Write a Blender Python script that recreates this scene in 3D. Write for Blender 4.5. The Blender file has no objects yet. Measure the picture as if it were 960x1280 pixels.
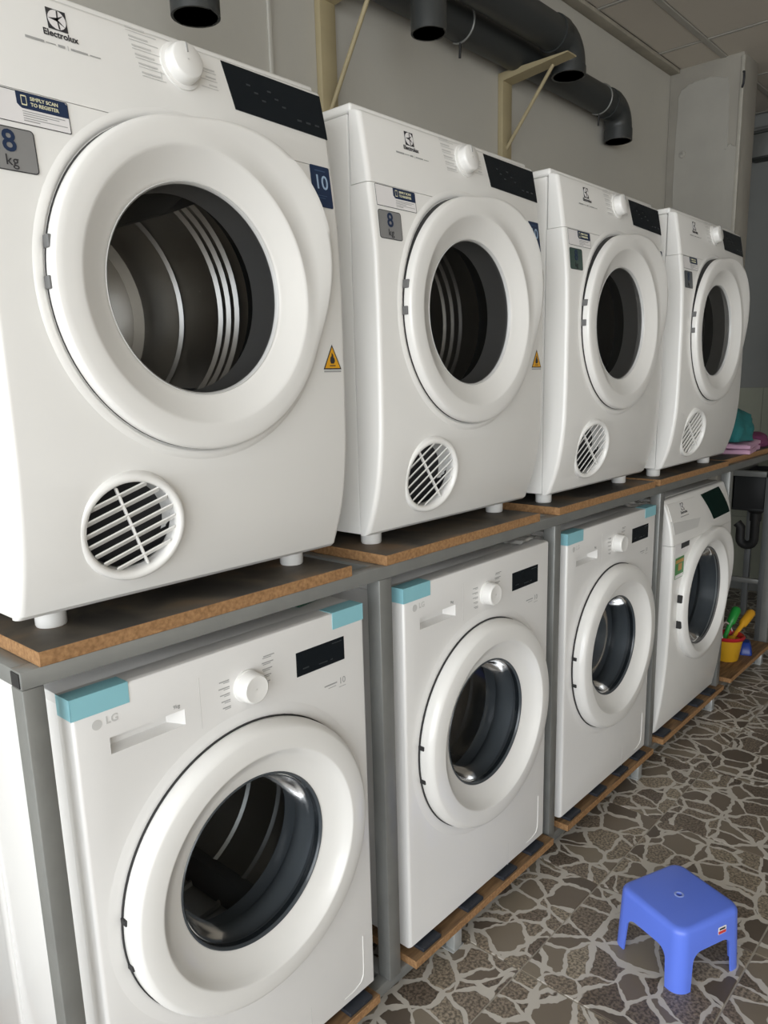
import bpy, bmesh, math, random
import numpy as np
from mathutils import Vector, Matrix, noise
random.seed(7)
PI = math.pi
scene = bpy.context.scene
COL = scene.collection

# ------------------------------------------------------------------ camera
F_PX, CX, CY = 952.55, 481.18, 676.63
YAW, PITCH, ROLL = 0.733465, -0.207867, 0.025829
CAM = Vector((-0.43824, -0.99216, 1.36863))
fwd = Vector((math.cos(PITCH)*math.cos(YAW), math.cos(PITCH)*math.sin(YAW), math.sin(PITCH)))
rgt = fwd.cross(Vector((0, 0, 1))).normalized()
dwn = fwd.cross(rgt)
r2 = rgt*math.cos(ROLL) + dwn*math.sin(ROLL)
d2 = -rgt*math.sin(ROLL) + dwn*math.cos(ROLL)
cam_data = bpy.data.cameras.new('camera')
cam = bpy.data.objects.new('camera', cam_data)
COL.objects.link(cam)
M = Matrix.Identity(4)
for i in range(3):
    M[i][0] = r2[i]; M[i][1] = -d2[i]; M[i][2] = -fwd[i]; M[i][3] = CAM[i]
cam.matrix_world = M
cam_data.sensor_fit = 'VERTICAL'
cam_data.sensor_height = 32.0
cam_data.sensor_width = 24.0
cam_data.lens = F_PX/1280*32.0
cam_data.shift_x = -(CX-480)/1280
cam_data.shift_y = (CY-640)/1280
cam_data.clip_start = 0.02
scene.camera = cam

# ------------------------------------------------------------------ world, daylight, exposure
ROOM_X0, ROOM_X1 = -2.8, 4.6       # open shop front at ROOM_X0
ROOM_Y0, WALL_Y = -6.0, 0.68
CEIL = 2.81
world = bpy.data.worlds.new('overcast_sky')
scene.world = world
world.use_nodes = True
bg = world.node_tree.nodes['Background']
bg.inputs['Color'].default_value = (0.93, 0.97, 1.0, 1)
bg.inputs['Strength'].default_value = 4.4
pl = bpy.data.lights.new('shop_front_daylight', 'AREA')
pl.shape = 'RECTANGLE'
pl.size = CEIL; pl.size_y = WALL_Y-ROOM_Y0
pl.cycles.is_portal = True
po = bpy.data.objects.new('shop_front_daylight', pl)
COL.objects.link(po)
po.location = (ROOM_X0, (ROOM_Y0+WALL_Y)/2, CEIL/2)
po.rotation_euler = (0, -PI/2, 0)
vs = scene.view_settings
vs.view_transform = 'Standard'
vs.look = 'None'
vs.gamma = 1.0
vs.use_curve_mapping = False
vs.exposure = 0.13

# ------------------------------------------------------------------ materials
MATS = {}
def mat(name, col=(.8, .8, .8), rough=.5, metal=0.0, coat=0.0, var=0.0, vscale=8.0, bump=0.0, bscale=60.0, spec=.5):
    if name in MATS: return MATS[name]
    m = bpy.data.materials.new(name); m.use_nodes = True
    nt = m.node_tree; b = nt.nodes['Principled BSDF']
    b.inputs['Base Color'].default_value = (*col, 1)
    b.inputs['Roughness'].default_value = rough
    b.inputs['Metallic'].default_value = metal
    b.inputs['Coat Weight'].default_value = coat
    b.inputs['Coat Roughness'].default_value = .08
    b.inputs['Specular IOR Level'].default_value = spec
    tc = nt.nodes.new('ShaderNodeTexCoord')
    if var > 0:
        n = nt.nodes.new('ShaderNodeTexNoise'); n.inputs['Scale'].default_value = vscale; n.inputs['Detail'].default_value = 4
        nt.links.new(tc.outputs['Object'], n.inputs['Vector'])
        mx = nt.nodes.new('ShaderNodeMix'); mx.data_type = 'RGBA'
        mx.inputs['A'].default_value = (*[c*(1-var) for c in col], 1)
        mx.inputs['B'].default_value = (*[min(1, c*(1+var)) for c in col], 1)
        nt.links.new(n.outputs['Fac'], mx.inputs['Factor'])
        nt.links.new(mx.outputs['Result'], b.inputs['Base Color'])
    if bump > 0:
        n2 = nt.nodes.new('ShaderNodeTexNoise'); n2.inputs['Scale'].default_value = bscale; n2.inputs['Detail'].default_value = 3
        nt.links.new(tc.outputs['Object'], n2.inputs['Vector'])
        bp = nt.nodes.new('ShaderNodeBump'); bp.inputs['Strength'].default_value = bump; bp.inputs['Distance'].default_value = .003
        nt.links.new(n2.outputs['Fac'], bp.inputs['Height'])
        nt.links.new(bp.outputs['Normal'], b.inputs['Normal'])
    MATS[name] = m
    return m

def glass_mat(name, tint, ior=1.45, rough=.03):
    if name in MATS: return MATS[name]
    m = bpy.data.materials.new(name); m.use_nodes = True
    nt = m.node_tree; nt.nodes.remove(nt.nodes['Principled BSDF'])
    out = nt.nodes['Material Output']
    tr = nt.nodes.new('ShaderNodeBsdfTransparent'); tr.inputs['Color'].default_value = (*tint, 1)
    gl = nt.nodes.new('ShaderNodeBsdfGlossy'); gl.inputs['Roughness'].default_value = rough
    fr = nt.nodes.new('ShaderNodeFresnel'); fr.inputs['IOR'].default_value = ior
    mx = nt.nodes.new('ShaderNodeMixShader')
    nt.links.new(fr.outputs['Fac'], mx.inputs['Fac'])
    nt.links.new(tr.outputs['BSDF'], mx.inputs[1]); nt.links.new(gl.outputs['BSDF'], mx.inputs[2])
    nt.links.new(mx.outputs['Shader'], out.inputs['Surface'])
    MATS[name] = m
    return m

white = mat('white_enamel', (.80, .79, .765), .32, 0, .25, .012, 3)
white_pl = mat('white_plastic', (.82, .81, .785), .28, 0, .3, .01, 3)
white_lg = mat('white_painted_steel', (.80, .79, .775), .30, 0, .3, .012, 3)
black_glass = mat('black_display_glass', (.010, .013, .016), .10, 0, 0, .1, 10, spec=.12)
green_glass = mat('dark_green_display_glass', (.003, .016, .012), .2, 0, 0, .1, 10, spec=.02)
dark_gap = mat('dark_rubber', (.02, .02, .021), .6, 0, 0, .1)
grey_plastic = mat('dark_grey_plastic', (.12, .12, .122), .42, 0, 0, .08)
gasket_m = mat('grey_gasket_rubber', (.25, .265, .28), .45, 0, 0, .1)
steel = mat('drum_steel', (.60, .58, .55), .30, 1.0, 0, .06, 12)
frame_m = mat('galvanised_steel', (.27, .275, .265), .42, .45, 0, .18, 14, .08, 120)
frame_lt = mat('bright_galvanised_steel', (.45, .46, .45), .38, .4, 0, .12, 14)
pvc = mat('dark_grey_pvc', (.036, .039, .039), .42, 0, 0, .15, 6)
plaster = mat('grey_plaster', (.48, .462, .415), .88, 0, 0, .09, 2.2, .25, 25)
ink = mat('black_ink', (.03, .03, .035), .5, 0, 0, .05)
grey_ink = mat('grey_ink', (.38, .38, .375), .5, 0, 0, .05)
faint_ink = mat('faint_grey_ink', (.60, .595, .58), .5, 0, 0, .05)
navy = mat('navy_sticker', (.012, .028, .075), .4, 0, 0, .05)
paper = mat('white_sticker', (.82, .80, .80), .4, 0, 0, .02)
silver_st = mat('silver_grey_sticker', (.30, .30, .30), .45, .3, 0, .08, 20)
green_grey_st = mat('green_grey_sticker', (.06, .10, .085), .4, .2, 0, .08, 20)
slate_st = mat('slate_sticker', (.10, .11, .12), .4, .2, 0, .08, 20)
amber = mat('amber_sticker', (.72, .36, .02), .4, 0, 0, .04)
yellowish = mat('pale_yellow_print', (.75, .72, .50), .5, 0, 0, .02)
pale_blue = mat('pale_blue_print', (.35, .47, .62), .5, 0, 0, .02)
tape_m = mat('light_blue_tape', (.27, .56, .63), .45, 0, 0, .05, 20)
wood_br = mat('cream_painted_timber', (.37, .31, .185), .6, 0, 0, .18, 9, .1, 80)
rubber_pad_m = mat('black_rubber_pad', (.022, .026, .036), .55, 0, 0, .15, 30, .2, 200)
stool_m = mat('blue_plastic', (.118, .205, .79), .36, 0, .1, .03, 5)
drum_glass = glass_mat('tinted_door_glass', (.66, .67, .68), 1.36)
bowl_glass = glass_mat('clear_bowl_glass', (.42, .44, .455), 1.15, .12)

def edge_board_mats():
    edge = bpy.data.materials.new('fibreboard_edge'); edge.use_nodes = True
    nt = edge.node_tree; b = nt.nodes['Principled BSDF']; b.inputs['Roughness'].default_value = .8
    tc = nt.nodes.new('ShaderNodeTexCoord'); n = nt.nodes.new('ShaderNodeTexNoise')
    n.inputs['Scale'].default_value = 150; n.inputs['Detail'].default_value = 5
    cr = nt.nodes.new('ShaderNodeValToRGB')
    cr.color_ramp.elements[0].position = .3; cr.color_ramp.elements[0].color = (.24, .125, .052, 1)
    cr.color_ramp.elements[1].position = .7; cr.color_ramp.elements[1].color = (.42, .235, .105, 1)
    nt.links.new(tc.outputs['Object'], n.inputs['Vector']); nt.links.new(n.outputs['Fac'], cr.inputs['Fac'])
    nt.links.new(cr.outputs['Color'], b.inputs['Base Color'])
    top = bpy.data.materials.new('worn_board_face'); top.use_nodes = True
    nt = top.node_tree; b = nt.nodes['Principled BSDF']; b.inputs['Roughness'].default_value = .6
    tc = nt.nodes.new('ShaderNodeTexCoord')
    n = nt.nodes.new('ShaderNodeTexNoise'); n.inputs['Scale'].default_value = 6; n.inputs['Detail'].default_value = 7; n.inputs['Distortion'].default_value = .6
    cr = nt.nodes.new('ShaderNodeValToRGB')
    e = cr.color_ramp.elements
    e[0].position = .38; e[0].color = (.035, .03, .024, 1)
    e[1].position = .62; e[1].color = (.16, .105, .06, 1)
    k = cr.color_ramp.elements.new(.5); k.color = (.085, .07, .052, 1)
    nt.links.new(tc.outputs['Object'], n.inputs['Vector']); nt.links.new(n.outputs['Fac'], cr.inputs['Fac'])
    nt.links.new(cr.outputs['Color'], b.inputs['Base Color'])
    low = bpy.data.materials.new('raw_timber_face'); low.use_nodes = True
    nt = low.node_tree; b = nt.nodes['Principled BSDF']; b.inputs['Roughness'].default_value = .7
    tc = nt.nodes.new('ShaderNodeTexCoord'); mp = nt.nodes.new('ShaderNodeMapping'); mp.inputs['Scale'].default_value = (3, 30, 3)
    n = nt.nodes.new('ShaderNodeTexNoise'); n.inputs['Scale'].default_value = 3; n.inputs['Detail'].default_value = 6
    cr = nt.nodes.new('ShaderNodeValToRGB')
    cr.color_ramp.elements[0].position = .3; cr.color_ramp.elements[0].color = (.11, .06, .028, 1)
    cr.color_ramp.elements[1].position = .7; cr.color_ramp.elements[1].color = (.30, .18, .085, 1)
    nt.links.new(tc.outputs['Object'], mp.inputs['Vector']); nt.links.new(mp.outputs['Vector'], n.inputs['Vector'])
    nt.links.new(n.outputs['Fac'], cr.inputs['Fac']); nt.links.new(cr.outputs['Color'], b.inputs['Base Color'])
    return edge, top, low
board_edge, board_top, board_low = edge_board_mats()

def tile_material():
    m = bpy.data.materials.new('stone_print_ceramic_tile'); m.use_nodes = True
    nt = m.node_tree; L = nt.links.new; N = nt.nodes.new
    b = nt.nodes['Principled BSDF']
    tc = N('ShaderNodeTexCoord'); oi = N('ShaderNodeObjectInfo')
    off = N('ShaderNodeVectorMath'); off.operation = 'SCALE'; off.inputs[0].default_value = (37.0, 19.0, 11.0)
    L(oi.outputs['Random'], off.inputs['Scale'])
    add = N('ShaderNodeVectorMath'); add.operation = 'ADD'
    L(tc.outputs['Object'], add.inputs[0]); L(off.outputs['Vector'], add.inputs[1])
    dn = N('ShaderNodeTexNoise'); dn.noise_dimensions = '2D'; dn.inputs['Scale'].default_value = 13; dn.inputs['Detail'].default_value = 3
    L(add.outputs['Vector'], dn.inputs['Vector'])
    sub = N('ShaderNodeVectorMath'); sub.operation = 'SUBTRACT'; sub.inputs[1].default_value = (.5, .5, .5)
    L(dn.outputs['Color'], sub.inputs[0])
    scl = N('ShaderNodeVectorMath'); scl.operation = 'SCALE'; scl.inputs['Scale'].default_value = .045
    L(sub.outputs['Vector'], scl.inputs[0])
    co = N('ShaderNodeVectorMath'); co.operation = 'ADD'
    L(add.outputs['Vector'], co.inputs[0]); L(scl.outputs['Vector'], co.inputs[1])
    ve = N('ShaderNodeTexVoronoi'); ve.voronoi_dimensions = '2D'; ve.feature = 'DISTANCE_TO_EDGE'; ve.inputs['Scale'].default_value = 11.0
    vc = N('ShaderNodeTexVoronoi'); vc.voronoi_dimensions = '2D'; vc.feature = 'F1'; vc.inputs['Scale'].default_value = 11.0
    ve2 = N('ShaderNodeTexVoronoi'); ve2.voronoi_dimensions = '2D'; ve2.feature = 'DISTANCE_TO_EDGE'; ve2.inputs['Scale'].default_value = 6.4
    L(co.outputs['Vector'], ve2.inputs['Vector'])
    sc2 = N('ShaderNodeMath'); sc2.operation = 'MULTIPLY'; sc2.inputs[1].default_value = 1.9; L(ve2.outputs['Distance'], sc2.inputs[0])
    mn = N('ShaderNodeMath'); mn.operation = 'MINIMUM'; L(ve.outputs['Distance'], mn.inputs[0]); L(sc2.outputs['Value'], mn.inputs[1])
    vc2 = N('ShaderNodeTexVoronoi'); vc2.voronoi_dimensions = '2D'; vc2.feature = 'F1'; vc2.inputs['Scale'].default_value = 6.4; L(co.outputs['Vector'], vc2.inputs['Vector'])
    cadd = N('ShaderNodeVectorMath'); cadd.operation = 'ADD'; L(vc.outputs['Color'], cadd.inputs[0]); L(vc2.outputs['Color'], cadd.inputs[1])
    cfr = N('ShaderNodeVectorMath'); cfr.operation = 'FRACTION'; L(cadd.outputs['Vector'], cfr.inputs[0])
    for v in (ve, vc): L(co.outputs['Vector'], v.inputs['Vector'])
    # joint mask, of uneven width
    wn = N('ShaderNodeTexNoise'); wn.noise_dimensions = '2D'; wn.inputs['Scale'].default_value = 16; L(add.outputs['Vector'], wn.inputs['Vector'])
    wm = N('ShaderNodeMapRange'); wm.inputs['From Min'].default_value = .3; wm.inputs['From Max'].default_value = .7
    wm.inputs['To Min'].default_value = .030; wm.inputs['To Max'].default_value = .088
    L(wn.outputs['Fac'], wm.inputs['Value'])
    dv = N('ShaderNodeMath'); dv.operation = 'SUBTRACT'; L(mn.outputs['Value'], dv.inputs[0]); L(wm.outputs['Result'], dv.inputs[1])
    jm = N('ShaderNodeMapRange'); jm.inputs['From Min'].default_value = -.008; jm.inputs['From Max'].default_value = .012
    L(dv.outputs['Value'], jm.inputs['Value'])
    # stone colours
    sp = N('ShaderNodeSeparateColor'); L(cfr.outputs['Vector'], sp.inputs['Color'])
    cr = N('ShaderNodeValToRGB'); e = cr.color_ramp.elements
    e[0].position = 0; e[0].color = (.105, .082, .063, 1); e[1].position = 1; e[1].color = (.235, .198, .148, 1)
    k = e.new(.5); k.color = (.165, .133, .102, 1)
    L(sp.outputs['Red'], cr.inputs['Fac'])
    gn = N('ShaderNodeTexNoise'); gn.noise_dimensions = '2D'; gn.inputs['Scale'].default_value = 150; gn.inputs['Detail'].default_value = 3
    L(add.outputs['Vector'], gn.inputs['Vector'])
    gr = N('ShaderNodeMapRange'); gr.inputs['From Min'].default_value = .35; gr.inputs['From Max'].default_value = .65
    gr.inputs['To Min'].default_value = .55; gr.inputs['To Max'].default_value = 1.75
    L(gn.outputs['Fac'], gr.inputs['Value'])
    gt = N('ShaderNodeMath'); gt.operation = 'GREATER_THAN'; gt.inputs[1].default_value = .42; L(sp.outputs['Green'], gt.inputs[0])
    mixg = N('ShaderNodeMix'); mixg.data_type = 'FLOAT'; mixg.inputs['A'].default_value = 1.0
    L(gt.outputs['Value'], mixg.inputs['Factor']); L(gr.outputs['Result'], mixg.inputs['B'])
    mul = N('ShaderNodeMix'); mul.data_type = 'RGBA'; mul.blend_type = 'MULTIPLY'; mul.inputs['Factor'].default_value = 1
    L(cr.outputs['Color'], mul.inputs['A']); L(mixg.outputs['Result'], mul.inputs['B'])
    fin = N('ShaderNodeMix'); fin.data_type = 'RGBA'; fin.inputs['A'].default_value = (.54, .505, .45, 1)
    L(jm.outputs['Result'], fin.inputs['Factor']); L(mul.outputs['Result'], fin.inputs['B'])
    L(fin.outputs['Result'], b.inputs['Base Color'])
    b.inputs['Roughness'].default_value = .42
    bp = N('ShaderNodeBump'); bp.inputs['Strength'].default_value = .25; bp.inputs['Distance'].default_value = .002
    L(jm.outputs['Result'], bp.inputs['Height']); L(bp.outputs['Normal'], b.inputs['Normal'])
    return m
tile_m = tile_material()
grout_m = mat('tile_grout', (.46, .42, .36), .9, 0, 0, .2, 30)
ceil_m = mat('ceiling_panel_board', (.60, .55, .48), .85, 0, 0, .06, 3)
ceil_bar = mat('ceiling_bar_paint', (.40, .38, .34), .7, 0, 0, .12, 10)
wtile_m = mat('olive_wall_tile', (.36, .37, .30), .3, 0, 0, .08, 4)

# ------------------------------------------------------------------ mesh helpers
MESH = {}
def finish(me, ang=35):
    for p in me.polygons: p.use_smooth = True
    me.set_sharp_from_angle(angle=math.radians(ang))
    return me
def from_py(v, f, name='m', ang=35):
    me = bpy.data.meshes.new(name); me.from_pydata([tuple(a) for a in v], [], f); me.update()
    bm = bmesh.new(); bm.from_mesh(me); bmesh.ops.recalc_face_normals(bm, faces=bm.faces); bm.to_mesh(me); bm.free()
    return finish(me, ang)
def bm_mesh(bm, ang=35):
    me = bpy.data.meshes.new('m'); bm.to_mesh(me); bm.free()
    return finish(me, ang)
def box(x0, x1, y0, y1, z0, z1, bev=0.0, seg=2):
    bm = bmesh.new(); bmesh.ops.create_cube(bm, size=1)
    for v in bm.verts:
        v.co = Vector(((x0+x1)/2+v.co.x*(x1-x0), (y0+y1)/2+v.co.y*(y1-y0), (z0+z1)/2+v.co.z*(z1-z0)))
    if bev > 0: bmesh.ops.bevel(bm, geom=bm.edges[:], offset=bev, segments=seg, affect='EDGES', profile=.5)
    return bm_mesh(bm)
def prism(poly, y0, y1, bev=0.0):
    """polygon in x,z extruded along y"""
    bm = bmesh.new()
    a = [bm.verts.new((x, y0, z)) for x, z in poly]; b = [bm.verts.new((x, y1, z)) for x, z in poly]
    bm.faces.new(a); bm.faces.new(b[::-1])
    for i in range(len(a)):
        j = (i+1) % len(a); bm.faces.new((a[j], a[i], b[i], b[j]))
    bmesh.ops.recalc_face_normals(bm, faces=bm.faces)
    if bev > 0: bmesh.ops.bevel(bm, geom=bm.edges[:], offset=bev, segments=1, affect='EDGES')
    return bm_mesh(bm)
def rrect(x0, x1, z0, z1, r, n=4):
    out = []
    for cx, cz, a0 in ((x1-r, z1-r, 0), (x0+r, z1-r, 90), (x0+r, z0+r, 180), (x1-r, z0+r, 270)):
        for i in range(n+1):
            a = math.radians(a0+90*i/n); out.append((cx+r*math.cos(a), cz+r*math.sin(a)))
    return out
def lathe(prof, n=72, cx=0, cz=0, rf=None, cap0=False, cap1=False, axis='y', ang=40, yf=None):
    """prof: list of (r, y); rf(theta, r, k) may change the radius, yf(x, z, y) the depth"""
    v, f = [], []
    for k, (r, y) in enumerate(prof):
        for i in range(n):
            t = 2*PI*i/n; rr = rf(t, r, k) if rf else r
            x, z = cx+rr*math.cos(t), cz+rr*math.sin(t)
            yy = yf(x, z, y) if yf else y
            v.append((x, yy, z) if axis == 'y' else (x, z, yy))
    for k in range(len(prof)-1):
        for i in range(n):
            j = (i+1) % n
            f.append((k*n+i, k*n+j, (k+1)*n+j, (k+1)*n+i))
    if cap0: f.append(tuple(range(n)))
    if cap1: f.append(tuple((len(prof)-1)*n+i for i in range(n)))
    return from_py(v, f, ang=ang)
def loft(sections, ang=35):
    """sections: closed loops of 3-D points, capped at both ends"""
    n = len(sections[0]); v, f = [], []
    for s in sections: v += list(s)
    for k in range(len(sections)-1):
        for i in range(n):
            j = (i+1) % n; f.append((k*n+i, k*n+j, (k+1)*n+j, (k+1)*n+i))
    f.append(tuple(range(n))); f.append(tuple((len(sections)-1)*n+i for i in range(n)))
    return from_py(v, f, ang=ang)
def sweep(path, rads, n=20, closed_ends=True, ang=50):
    pts = [Vector(p) for p in path]
    if not hasattr(rads, '__len__'): rads = [rads]*len(pts)
    v, f = [], []; up = None
    for k, p in enumerate(pts):
        a = pts[max(0, k-1)]; b = pts[min(len(pts)-1, k+1)]
        t = (b-a)
        if t.length < 1e-9: t = Vector((0, 0, 1))
        t.normalize()
        if up is None:
            up = Vector((0, 0, 1)) if abs(t.z) < .9 else Vector((0, 1, 0))
        s = t.cross(up); s.normalize(); up = s.cross(t); up.normalize()
        for i in range(n):
            q = 2*PI*i/n; v.append(p+(s*math.cos(q)+up*math.sin(q))*rads[k])
    for k in range(len(pts)-1):
        for i in range(n):
            j = (i+1) % n; f.append((k*n+i, k*n+j, (k+1)*n+j, (k+1)*n+i))
    if closed_ends:
        f.append(tuple(range(n))[::-1]); f.append(tuple((len(pts)-1)*n+i for i in range(n)))
    return from_py(v, f, ang=ang)
def join(meshes, ang=35):
    bm = bmesh.new()
    for me in meshes: bm.from_mesh(me)
    return bm_mesh(bm, ang)
def cut(me, cutters, ang=30):
    o = bpy.data.objects.new('tmp', me); COL.objects.link(o); tmp = []
    for c in cutters:
        k = bpy.data.objects.new('tmpc', c); COL.objects.link(k); tmp.append(k)
        md = o.modifiers.new('b', 'BOOLEAN'); md.operation = 'DIFFERENCE'; md.object = k; md.solver = 'EXACT'
    dg = bpy.context.evaluated_depsgraph_get()
    res = bpy.data.meshes.new_from_object(o.evaluated_get(dg))
    for k in tmp+[o]: bpy.data.objects.remove(k)
    return finish(res, ang)
def text_mesh(s, size, ext=.0002, align='LEFT', bold=0.0):
    key = ('txt', s, size, ext, align, bold)
    if key in MESH: return MESH[key]
    cu = bpy.data.curves.new('t', 'FONT'); cu.body = s; cu.size = size; cu.extrude = ext; cu.align_x = align; cu.align_y = 'CENTER'
    cu.resolution_u = 3; cu.offset = bold
    o = bpy.data.objects.new('t', cu); COL.objects.link(o)
    dg = bpy.context.evaluated_depsgraph_get()
    me = bpy.data.meshes.new_from_object(o.evaluated_get(dg))
    bpy.data.objects.remove(o); MESH[key] = me
    return me

# ------------------------------------------------------------------ object helpers
def link(o, parent=None):
    COL.objects.link(o)
    if parent is not None: o.parent = parent
    return o
def part(name, me, m, parent, loc=(0, 0, 0), rot=(0, 0, 0), label=None):
    if not me.materials:
        for k in (m if isinstance(m, (list, tuple)) else [m]): me.materials.append(k)
    o = bpy.data.objects.new(name, me); o.location = loc; o.rotation_euler = rot
    link(o, parent)
    ms = m if isinstance(m, (list, tuple)) else [m]
    if me.materials[0] != ms[0]:                       # shared mesh, own material
        o.material_slots[0].link = 'OBJECT'; o.material_slots[0].material = ms[0]
    if label: o['label'] = label
    if me.name.startswith('fine_print'): o['kind'] = 'stuff'
    return o
def thing(name, label, cat, loc=(0, 0, 0), rz=0, group=None):
    o = bpy.data.objects.new(name, None); o.empty_display_size = .05
    o.location = loc; o.rotation_euler = (0, 0, rz); link(o)
    o['label'] = label; o['category'] = cat
    if group: o['group'] = group
    return o
def solo(name, me, m, label, cat, loc=(0, 0, 0), rot=(0, 0, 0), group=None):
    o = part(name, me, m, None, loc, rot); o['label'] = label; o['category'] = cat
    if group: o['group'] = group
    return o
def struct(name, me, m, loc=(0, 0, 0), rot=(0, 0, 0), label=None):
    o = part(name, me, m, None, loc, rot); o['kind'] = 'structure'
    if label: o['label'] = label
    return o
def cached(key, fn):
    if key not in MESH: MESH[key] = fn()
    return MESH[key]

# ================================================================== THE ROOM
floor = struct('floor', box(ROOM_X0-1.5, ROOM_X1, ROOM_Y0, WALL_Y, -.05, -.003), grout_m, label='grey grout bed under the stone-print floor tiles')
TX, TY, X_0, Y_0 = .4067, .4, .908, -.171
tile_me = box(-TX/2+.0022, TX/2-.0022, -TY/2+.0022, TY/2-.0022, -.008, 0, .0012, 1)
for i in range(-11, 10):
    for j in range(-7, 3):
        x = X_0+TX*(i+.5); y = Y_0+TY*(j+.5)
        if x-TX/2 < ROOM_X0-1.3 or x+TX/2 > ROOM_X1+.3 or y+TY/2 > WALL_Y+.35 or y-TY/2 < ROOM_Y0: continue
        if x+TX/2 > ROOM_X1 or y+TY/2 > WALL_Y: continue
        part('floor_tile', tile_me, tile_m, floor, (x, y, 0))
# narrow row of cut tiles along the back wall
cut_y0 = Y_0+TY*2
if WALL_Y-cut_y0 > .02:
    ctm = box(-TX/2+.0015, TX/2-.0015, cut_y0+.0015, WALL_Y-.002, -.008, 0, .0012, 1)
    for i in range(-8, 9): part('floor_tile', ctm, tile_m, floor, (X_0+TX*(i+.5), 0, 0))

struct('wall_back', box(ROOM_X0, ROOM_X1+.1, WALL_Y, WALL_Y+.12, -.05, CEIL+.1), plaster, label='grey painted plaster wall behind the dryers')
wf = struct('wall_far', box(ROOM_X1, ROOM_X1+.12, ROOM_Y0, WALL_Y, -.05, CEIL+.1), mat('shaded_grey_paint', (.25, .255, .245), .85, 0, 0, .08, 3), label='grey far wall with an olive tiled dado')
struct('wall_right', box(ROOM_X0, ROOM_X1+.12, ROOM_Y0-.12, ROOM_Y0, -.05, CEIL+.1), mat('cream_wall_paint', (.78, .72, .62), .85, 0, 0, .05, 3), label='pale painted wall across the aisle')
struct('wall_light_blocker', box(4.12, 4.22, ROOM_Y0, .12, 0, CEIL+.01), mat('dark_light_blocker', (.10, .095, .085), .7, 0, 0, .1, 4), label='added dark wall out of view that keeps daylight off the far end')  # added unseen wall: blocks daylight from the far end, dark to limit bounce
wt = box(-.006, 0, -.124, .124, -.199, .199, .0015, 1)
for j in range(6):
    for k in range(3):
        part('wall_tile', wt, wtile_m, wf, (ROOM_X1-.0005, WALL_Y-.126-.25*j, 1.27-.2-.4*k))
pier_m = mat('patched_cement_render', (.34, .32, .28), .9, 0, 0, .2, 5, .5, 18)
pier = struct('wall_pier', box(3.59, 3.80, .335, WALL_Y, 0, CEIL, .006), pier_m, label='rough rendered pier with patched filler and exposed corner bead')
def blob(y0, y1, z0, z1, seed, n=26, amp=.18, t=.004):
    rnd = random.Random(seed); cy, cz = (y0+y1)/2, (z0+z1)/2; P = []
    for i in range(n):
        a = 2*PI*i/n; k = 1+amp*(rnd.random()-.5)
        s = max(abs(math.cos(a)), abs(math.sin(a)))
        P.append((cy+(y1-y0)/2*math.cos(a)/s**.8*k, cz+(z1-z0)/2*math.sin(a)/s**.8*k))
    v = [(0, a, b) for a, b in P]+[(-t, cy+(a-cy)*.985, cz+(b-cz)*.985) for a, b in P]
    f = [tuple(range(n, 2*n))]+[(i, (i+1) % n, n+(i+1) % n, n+i) for i in range(n)]
    return from_py(v, f)
skim = mat('pale_filler', (.37, .355, .32), .85, 0, 0, .1, 7, .3, 30)
part('filler_patch', blob(.385, .64, 2.0, 2.74, 3, 60, .025), skim, pier, (3.59, 0, 0), label='broad pale skim of filler')
part('filler_patch', blob(.34, .40, 1.9, 2.42, 5, 40, .06), skim, pier, (3.588, 0, 0))
part('corner_bead', box(3.583, 3.60, .328, .345, 1.95, CEIL-.02, .002), mat('dull_metal_bead', (.42, .40, .35), .6, .2, 0, .2, 20), pier)
part('hook', sweep([(3.585, .333, 2.72), (3.572, .325, 2.715), (3.566, .322, 2.69), (3.570, .325, 2.665), (3.584, .334, 2.655)], .005, 8), ink, pier, label='small black bent hook')
part('wall_plug', lathe([(.018, 0), (.016, -.006), (.006, -.008)], 16, axis='y'), skim, pier, (3.588, .60, 2.42), (0, 0, -PI/2))

# ceiling: grid bars and panels
ceil = struct('ceiling', box(ROOM_X0, ROOM_X1+.1, ROOM_Y0, WALL_Y+.1, CEIL+.012, CEIL+.1), ceil_m, label='suspended ceiling of pale panels in painted bars')
PX, PY, CX0, CY0 = .61, .61, 3.34, .425
pan = box(-PX/2+.016, PX/2-.016, -PY/2+.016, PY/2-.016, -.002, .012, .002, 1)
panw = box(-PX/2+.016, PX/2-.016, CY0+.016, WALL_Y-.05, -.002, .012, .002, 1)
for i in range(-9, 2):
    x = CX0+PX*(i+.5)
    part('ceiling_panel', panw, ceil_m, ceil, (x, 0, CEIL))
    for j in range(8):
        part('ceiling_panel', pan, ceil_m, ceil, (x, CY0-PY*(j+.5), CEIL))
bx_ = box(ROOM_X0, ROOM_X1, -.014, .014, -.006, .012, .002, 1)
for j in range(9):
    part('ceiling_bar', bx_, ceil_bar, ceil, (0, CY0-PY*j, CEIL))
by_ = box(-.008, .008, ROOM_Y0, WALL_Y, -.004, .012, .001, 1)
for i in range(-9, 3):
    part('ceiling_bar', by_, ceil_bar, ceil, (CX0+PX*i, 0, CEIL))
struct('trim_1', box(ROOM_X0, 3.59, WALL_Y-.05, WALL_Y, CEIL-.02, CEIL-.002, .004), mat('worn_cornice', (.40, .37, .31), .8, 0, 0, .3, 12, .4, 40), label='worn painted cornice strip along the back wall')
# stains and a cable line on the back wall are thin real strips
part('conduit', box(-.006, .006, -.008, 0, 1.9, CEIL-.03, .002), plaster, bpy.data.objects['wall_back'], (1.02, WALL_Y, 0), label='thin painted-over cable strip')

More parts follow.
